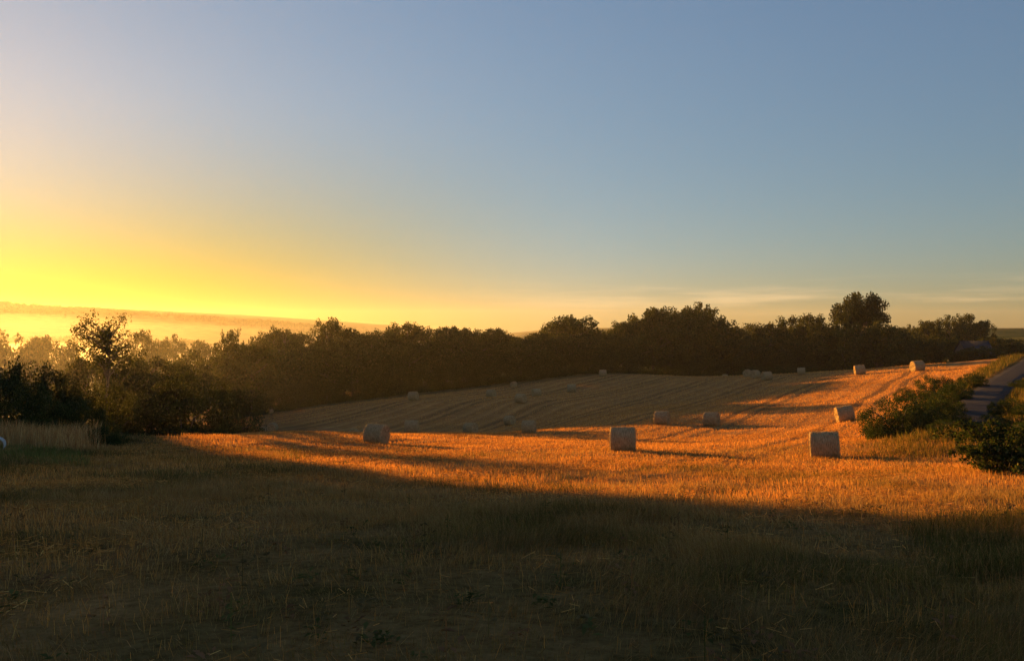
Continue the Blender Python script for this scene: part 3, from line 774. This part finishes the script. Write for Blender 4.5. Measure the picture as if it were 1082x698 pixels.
BP = [bale_proto(3), bale_proto(8), bale_proto(14)]
BUSED = set()
BG = 'round straw bales on the stubble field'
def bale(px, d, hpx, yaw, label, lift=0.):
    i = random.randrange(3)
    if i in BUSED: o = BP[i].copy(); COL.objects.link(o)
    else: o = BP[i]; BUSED.add(i)
    x = (px - CX) / F * d; yaw -= math.degrees(math.atan((px - CX) / F))
    gx = (h1(x + .6, d) - h1(x - .6, d)) / 1.2; gy = (h1(x, d + .6) - h1(x, d - .6)) / 1.2
    o.location = (x, d, h1(x, d) - .02 + lift)
    s = hpx * d / F / 1.22
    o.scale = (s, s, s)
    from mathutils import Vector, Matrix
    up = Vector((-gx, -gy, 1)).normalized(); fx = Vector((math.cos(R(yaw)), math.sin(R(yaw)), 0)); fx = (fx - up * fx.dot(up)).normalized(); fy = up.cross(fx)
    o.rotation_euler = Matrix((fx, fy, up)).transposed().to_euler()
    tag(o, label, 'bale', BG)
for a in [
    (872, 41, 28.5, 1, 'nearest and largest straw bale, side on, in the lit stubble at the right'),
    (658, 46, 26, 0, 'large side on straw bale alone in the middle of the lit strip'),
    (397, 56, 21, -28, 'large straw bale on the left of the lit strip, turned so its right end shows'),
    (894, 73, 16.5, 14, 'straw bale with lit left end standing between two wheel tracks, behind the nearest bale'),
    (752, 81, 14.5, -18, 'right one of the pair of bales at the top of the lit strip'),
    (700, 84, 14, -15, 'left one of the pair of bales at the top of the lit strip'),
    (559, 82, 13.5, -10, 'bale at the shadow edge straight above the gap between the two large left bales'),
    (435, 79.5, 14, -8, 'bale on the brow just up and right of the large left bale'),
    (497, 87, 12, -35, 'bale with a pale top sitting low behind the brow, between two darker bales'),
    (539, 112, 9.5, -40, 'small bale low in the shaded field just left above the shadow edge bale'),
    (550.5, 126, 9.5, -30, 'bale in the shaded field, lowest of the loose cluster in its middle'),
    (567, 140, 8, 20, 'bale up and right of the lowest one in the loose shaded cluster'),
    (519, 140, 8, -30, 'bale at the left of the loose shaded cluster'),
    (604, 148, 8.5, 5, 'bale lying apart to the right of the loose shaded cluster'),
    (637, 172, 7, 10, 'pale bale at the foot of the wood on the crest of the shaded field'),
    (543, 160, 5.5, 60, 'tiny bale at the foot of the wood above the loose shaded cluster'),
    (437, 135, 9, -25, 'lone bale near the foot of the wood in the left half of the shaded field'),
    (374, 98, 10.5, 80, 'left one of two bales seen end on in the dip behind the large left bale'),
    (384.5, 99, 10.5, 84, 'right one of two bales seen end on in the dip behind the large left bale'),
    (288, 109, 9, 70, 'dim bale in the dip at the left end of the shaded field'),
    (278, 106, 7, 30, 'dim bale lying lowest in the dip at the far left end of the shaded field'),
    (286, 140, 4.5, 40, 'tiny pale bale by the wood above the dim bales at the left end'),
    (790, 150, 7.5, 75, 'leftmost and smallest of the huddled far bales on the crest'),
    (798, 144, 8.5, 60, 'middle one of the three huddled far bales on the crest'),
    (810.5, 139, 9, 25, 'bright right one of the three huddled far bales on the crest'),
    (847, 146, 7.5, 0, 'dull bale sunk behind the crest right of the three huddled bales'),
    (766, 176, 5, 30, 'tiny pale bale on the crest left of the three huddled bales'),
    (909, 124, 10, 10, 'wide dull bale on the crest below the oak'),
    (970, 117, 11, 32, 'far bale with a bright lit left end on the crest beside the road shrub'),
]: bale(*a)

# ------------------------------------------------------------------ far woodland on the hills across the valley
def far_wood():
    C = []; rad = []
    for _ in range(3200):
        x = RNG.uniform(-1500, 150); y = RNG.uniform(1250, 1560)
        if fbm(np.array([x]), np.array([y * 2.5]), 120, 200)[0] < .5: continue
        r = RNG.uniform(2.5, 6); C.append((x, y, h1(x, y) + r * .4)); rad.append(r)
    for _ in range(500):
        x = RNG.uniform(-900, 50); y = 705 + 60 * math.sin(x * .01) + RNG.normal(0, 14)
        if vnoise(np.array([x]), np.array([0.]), 70, 210)[0] < .45: continue
        r = RNG.uniform(2.0, 4.5); C.append((x, y, h1(x, y) + r * .5)); rad.append(r)
    C = np.array(C); rad = np.array(rad)
    V, q, c = leaves(C, rad, 4, 2.4, LEAFPAL, (3, 3, 3, 1), .7)
    tag(mesh_np('far_woodland', V, q, None, M_LEAF, None, c), kind='stuff')
far_wood()

# ------------------------------------------------------------------ air
def volume_mat(name, dens, col, g):
    m, nt, out = new_mat(name)
    v = N(nt, 'ShaderNodeVolumePrincipled'); v.inputs['Density'].default_value = dens; v.inputs['Color'].default_value = (*col, 1); v.inputs['Anisotropy'].default_value = g
    nt.links.new(v.outputs[0], out.inputs['Volume']); return m
HAZE = .00009
b = MB(); zt = 56.
b.box((0, 0, (ZMIN - 1 + zt) / 2), (3050, 3050, (zt - ZMIN + 1) / 2))
tag(b.build('haze', volume_mat('haze_air', HAZE, (.95, .93, .9), .6)), kind='stuff')
def mist_bank(x, y, z, rx, ry, rz, dens):
    mb = MB(); nu, nv = 40, 12; V = []
    for i in range(nv + 1):
        ph = -math.pi / 2 + math.pi * i / nv
        for j in range(nu):
            th = 2 * math.pi * j / nu; w = 1 + .22 * math.sin(3 * th + x) + .1 * math.sin(7 * th + y)
            V.append((x + rx * w * math.cos(ph) * math.cos(th), y + ry * w * math.cos(ph) * math.sin(th), z + rz * math.sin(ph) * (1 + .25 * math.sin(5 * th))))
    mb.add(V, [(i * nu + j, i * nu + (j + 1) % nu, (i + 1) * nu + (j + 1) % nu, (i + 1) * nu + j) for i in range(nv) for j in range(nu)])
    tag(mb.build('mist', volume_mat('valley_mist', dens, (.95, .93, .9), .6)), kind='stuff')
mist_bank(-330, 540, -19, 280, 150, 7, .0016)
mist_bank(-560, 900, -14, 620, 560, 22, .00016)
for f in (1, .84, .68, .52):
    mist_bank(-135, 160, -12, 100 * f, 125 * f, 17 * f, .00004)
    mist_bank(-96, 110, -9, 84 * f, 78 * f, 15 * f, .00015)

# ------------------------------------------------------------------ light, sky
sun = bpy.data.lights.new('sun', 'SUN'); sun.energy = 4.1; sun.angle = R(.6); sun.color = (1.0, .455, .075)
so = bpy.data.objects.new('sun', sun); COL.objects.link(so)
from mathutils import Vector
sd = Vector((S2[0] * math.cos(SUN_EL), S2[1] * math.cos(SUN_EL), math.sin(SUN_EL)))
so.rotation_euler = sd.to_track_quat('Z', 'Y').to_euler(); so.location = sd * 200
w = bpy.data.worlds.new('World'); sc.world = w; w.use_nodes = True
nt = w.node_tree; nt.nodes.clear(); L = nt.links.new
out = N(nt, 'ShaderNodeOutputWorld'); bg = N(nt, 'ShaderNodeBackground'); bg.inputs[1].default_value = .055
sky = N(nt, 'ShaderNodeTexSky', sky_type='NISHITA', sun_disc=False, sun_elevation=SUN_EL, sun_rotation=-SUN_AZ, altitude=80, air_density=1.0, dust_density=.3, ozone_density=2.0)
def vm(op, a, b):
    n = N(nt, 'ShaderNodeVectorMath', operation=op)
    for i, v in enumerate((a, b)):
        if hasattr(v, 'links'): L(v, n.inputs[i])
        else: n.inputs[i].default_value = v
    return n.outputs[0]
# the air near a rising sun saturates: a soft shoulder on the sky's radiance, strongest in blue
KS = (9.6, 7.9, 6.1); TINT = (.70, .715, .89)
c = vm('MULTIPLY', sky.outputs[0], TINT)
# low air around the sun is full of dust that takes the blue out
geo = N(nt, 'ShaderNodeNewGeometry'); inc = vm('MULTIPLY', geo.outputs['Incoming'], (-1, -1, -1))
dt = N(nt, 'ShaderNodeVectorMath', operation='DOT_PRODUCT'); L(inc, dt.inputs[0])
dt.inputs[1].default_value = (S2[0] * math.cos(SUN_EL), S2[1] * math.cos(SUN_EL), math.sin(SUN_EL))
def mrange(v, a, b):
    n = N(nt, 'ShaderNodeMapRange', interpolation_type='SMOOTHSTEP'); L(v, n.inputs[0]); n.inputs[1].default_value = a; n.inputs[2].default_value = b
    return n.outputs[0]
sxyz = N(nt, 'ShaderNodeSeparateXYZ'); L(inc, sxyz.inputs[0])
g1 = mrange(dt.outputs['Value'], math.cos(R(46)), math.cos(R(9))); g2 = mrange(sxyz.outputs[2], .27, .02)
g = N(nt, 'ShaderNodeMath', operation='MULTIPLY'); L(g1, g.inputs[0]); L(g2, g.inputs[1])
dm = N(nt, 'ShaderNodeMix', data_type='RGBA'); L(g.outputs[0], dm.inputs[0]); dm.inputs[6].default_value = (1, 1, 1, 1); dm.inputs[7].default_value = (.75, .55, .06, 1)
c = vm('MULTIPLY', c, dm.outputs[2])
em = N(nt, 'ShaderNodeMix', data_type='RGBA'); L(mrange(sxyz.outputs[2], .0, .40), em.inputs[0]); em.inputs[6].default_value = (.78, .90, .96, 1); em.inputs[7].default_value = (1.28, 1.26, 1.28, 1)
c = vm('MULTIPLY', c, em.outputs[2])
c = vm('DIVIDE', c, vm('ADD', vm('DIVIDE', c, KS), (1, 1, 1)))
mpn = N(nt, 'ShaderNodeMapping'); mpn.inputs['Scale'].default_value = (4.5, 4.5, 80); L(inc, mpn.inputs[0])
cn = N(nt, 'ShaderNodeTexNoise', Scale=1.0, Detail=5.0, Roughness=.6); L(mpn.outputs[0], cn.inputs[0])
cm = mrange(cn.outputs[0], .47, .74)
for lo, hi, ax in ((.008, .022, 2), (.062, .035, 2), (-.16, .30, 0)):
    q = N(nt, 'ShaderNodeMath', operation='MULTIPLY'); L(cm, q.inputs[0]); L(mrange(sxyz.outputs[ax], lo, hi), q.inputs[1]); cm = q.outputs[0]
cl = N(nt, 'ShaderNodeMix', data_type='RGBA'); L(cm, cl.inputs[0]); cl.inputs[6].default_value = (0, 0, 0, 1); cl.inputs[7].default_value = (1.3, .72, .32, 1)
c = vm('ADD', c, cl.outputs[2])
L(c, bg.inputs[0]); L(bg.outputs[0], out.inputs[0])

# ------------------------------------------------------------------ camera, colour
cam = bpy.data.cameras.new('camera'); cam.sensor_width = 36; cam.lens = F / 1082 * 36; cam.clip_end = 8000; cam.clip_start = .1
co = bpy.data.objects.new('camera', cam); COL.objects.link(co); co.rotation_euler = (R(90) - math.atan(4 / F), 0, 0); sc.camera = co
sc.view_settings.view_transform = 'Standard'; sc.view_settings.look = 'None'; sc.view_settings.gamma = 1; sc.view_settings.use_curve_mapping = False
sc.view_settings.exposure = 2.12
sc.cycles.use_denoising = True
sc.cycles.max_bounces = 5; sc.cycles.diffuse_bounces = 2; sc.cycles.transmission_bounces = 3; sc.cycles.transparent_max_bounces = 48; sc.cycles.volume_bounces = 1
